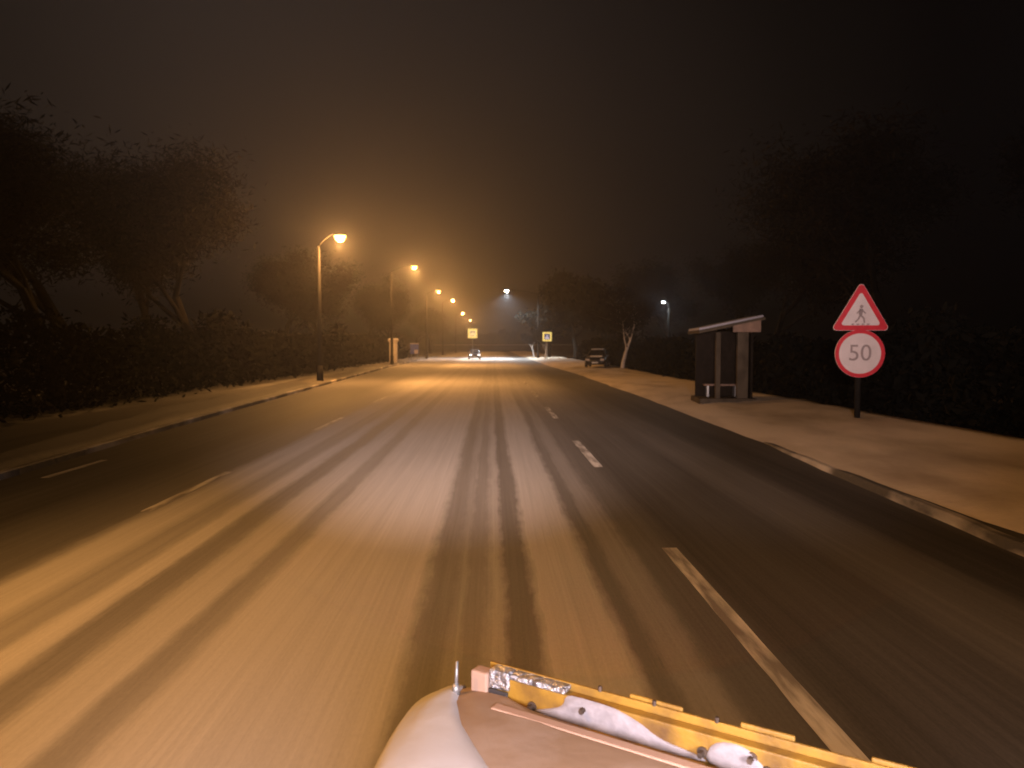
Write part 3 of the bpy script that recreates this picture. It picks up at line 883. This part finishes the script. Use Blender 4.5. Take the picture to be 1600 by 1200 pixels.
for r0, r1 in zip(grid, grid[1:]):
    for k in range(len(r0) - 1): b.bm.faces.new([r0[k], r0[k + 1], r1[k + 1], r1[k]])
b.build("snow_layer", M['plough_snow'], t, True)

# yellow top rail: an angled bar with patches of snow, flaps and bolts
def rail_pt(u, back, z):           # u metres along the rail, metres backwards, height
    return A + ax * u + bk * back + Vector((0, 0, z - 0.02))
RM = Matrix((ax, -bk, Vector((0, 0, 1)))).transposed()
def rail_box(u0, u1, b0, b1, z0, z1, name, m, parent, bevel=0.004):
    c_ = rail_pt((u0 + u1) / 2, (b0 + b1) / 2, (z0 + z1) / 2)
    return MB().box(c_, (u1 - u0, abs(b1 - b0), z1 - z0), RM, bevel=bevel).build(name, m, parent)
rail = rail_box(0.09, 1.85, 0.0, 0.035, 0.945, 1.025, "top_rail", M['plough_yellow'], t)
rail_box(0.04, 1.85, -0.012, -0.003, 0.955, 1.047, "rubber_flap", M['plough_yellow'], t, 0.002)
for u0, u1, zz in ((0.52, 0.68, 1.056), (0.84, 0.98, 1.058), (1.16, 1.32, 1.057)):
    rail_box(u0, u1, -0.024, -0.013, 0.99, zz, "flap_plate", M['plough_yellow'], t, 0.004)
rail_box(0.085, 1.85, 0.036, 0.105, 0.932, 0.948, "lower_angle", M['plough_yellow'], t, 0.003)
rail_box(0.14, 0.95, 0.108, 0.146, 0.972, 0.983, "pale_ridge", M['peach'], t, 0.005)  # paler strip along the foot of the rail
rail_box(0.0, 0.062, -0.0, 0.05, 0.955, 1.030, "end_block", M['peach'], t, 0.006)
rail_box(0.064, 0.14, -0.016, 0.042, 0.985, 1.046, "foil_wrap", M['foil'], t, 0.008)
rail_box(0.066, 0.135, 0.036, 0.045, 0.945, 0.984, "tape_band", M['black'], t, 0.002)
rail_box(0.142, 0.335, -0.02, 0.040, 1.026, 1.044, "foil_strip", M['foil'], t, 0.006)
def snow_patch(pts, back, thick, name):
    """irregular snow stuck on the rail's rear face, outline in (u, z)"""
    pts = smooth_loop(pts, 2)
    b = MB()
    r1 = [b.bm.verts.new(rail_pt(u, back - 0.002, z)) for u, z in pts]
    cu = sum(p[0] for p in pts) / len(pts); cz = sum(p[1] for p in pts) / len(pts)
    r2 = [b.bm.verts.new(rail_pt(cu + (u - cu) * .97, back + thick * .7, cz + (z - cz) * .9)) for u, z in pts]
    r3 = [b.bm.verts.new(rail_pt(cu + (u - cu) * .8, back + thick, cz + (z - cz) * .7)) for u, z in pts]
    n = len(pts)
    for a, c_ in ((r1, r2), (r2, r3)):
        for k in range(n): b.bm.faces.new([a[k], a[(k + 1) % n], c_[(k + 1) % n], c_[k]])
    b.bm.faces.new(r3)
    b.build(name, M['dimmed_snow'], t, True)
snow_patch([(0.20, 0.946), (0.27, 0.966), (0.33, 0.99), (0.335, 1.028), (0.40, 1.03), (0.50, 1.028), (0.58, 1.005), (0.63, 0.975), (0.76, 0.962), (0.77, 0.944), (0.45, 0.942)], 0.036, 0.006, "snow_patch")
snow_patch([(0.765, 0.940), (0.765, 0.985), (0.80, 1.02), (0.875, 1.022), (0.91, 0.985), (0.97, 0.940)], 0.036, 0.007, "snow_patch")
snow_patch([(1.03, 0.99), (1.05, 1.02), (1.12, 1.02), (1.14, 0.995)], 0.036, 0.005, "snow_patch")
for u, z in ((0.40, 1.0), (0.222, 0.962), (0.755, 0.975), (0.885, 0.998), (0.925, 0.972), (1.10, 0.975), (1.3, 0.985)):
    b = MB(); p0 = rail_pt(u, 0.034, z); p1 = rail_pt(u, 0.060, z)
    b.tube([p0, p1], 0.0085, 6); b.tube([p0, rail_pt(u, 0.040, z)], 0.015, 12)
    b.build("bolt", M['rust'], t)
for u in (0.43, 0.60, 0.78):
    b = MB(); b.tube([rail_pt(u, -0.006, 1.045), rail_pt(u, -0.006, 1.060)], 0.006, 6); b.build("bolt", M['rust'], t)
pp = Vector((-0.118, 2.36, 0.955))
b = MB(); b.tube([pp, pp + Vector((0.004, 0, 0.095))], [0.0065, 0.005], 10); b.tube([pp - Vector((0, 0, .01)), pp + Vector((0, 0, 0.022))], [0.013, 0.010], 10)
b.build("marker_pin", M['steel'], t, True)
# curved blade below the rail down to the road, and its push frame
b = MB(); n = 14; L0, L1 = [], []
for i in range(n + 1):
    s = i / n
    z = 0.95 * (1 - s) + 0.02; off = -0.02 + 0.26 * math.sin(math.pi * s) * 0.9 + 0.0
    L0.append(b.bm.verts.new(rail_pt(0.0, off, z))); L1.append(b.bm.verts.new(rail_pt(1.85, off, z)))
for i in range(n): b.bm.faces.new([L0[i], L1[i], L1[i + 1], L0[i + 1]])
b.build("blade", M['plough_yellow'], t, True)
for u in (0.45, 1.35):
    b = MB(); b.tube([rail_pt(u, 0.20, 0.45), rail_pt(u, 0.20, 0.45) + Vector((0, -1.1, -0.02))], 0.05, 8); b.build("push_arm", M['rust'], t)
# unseen headlamps tuned to whiten the plough; roof pair added to light the road
HEAD = (1.0, 0.74, 0.68)
for x in (-0.05, 1.15):
    add_light(t, (x, 0.55, 1.36), 300, (1.0, 0.86, 0.92), 0.25, spot=104, blend=1.0, rot=(R(76), 0, R(0)), name="headlamp_beam")
for x in (-0.35, 1.25):
    add_light(t, (x, -0.1, 2.65), (30000 if x < 0.5 else 9000), HEAD, 0.09, spot=54, blend=1.0, rot=(R(97), 0, R(1 if x < 0.5 else -12)), name="added_roof_beam")

# ------------------------------------------------------------------ haze over the whole street
hz = bpy.data.materials.new("night_haze"); hz.use_nodes = True
hn, hl = hz.node_tree.nodes, hz.node_tree.links
hn.clear()
ho = hn.new("ShaderNodeOutputMaterial"); hv = hn.new("ShaderNodeVolumePrincipled")
hv.inputs["Color"].default_value = (0.215, 0.215, 0.225, 1)
hv.inputs["Density"].default_value = 0.0030
hv.inputs["Anisotropy"].default_value = 0.78
hl.new(hv.outputs["Volume"], ho.inputs["Volume"])
b = MB(); b.box((0, 190, 10.5), (420, 560, 24))
b.bm.verts.ensure_lookup_table()
hzo = b.build("haze", hz)
for v in hzo.data.vertices:
    v.co.z = -1.1 if v.co.z < 5 else 23.0
tag(hzo, "thin snowy haze glowing round the street lamps", kind="stuff")
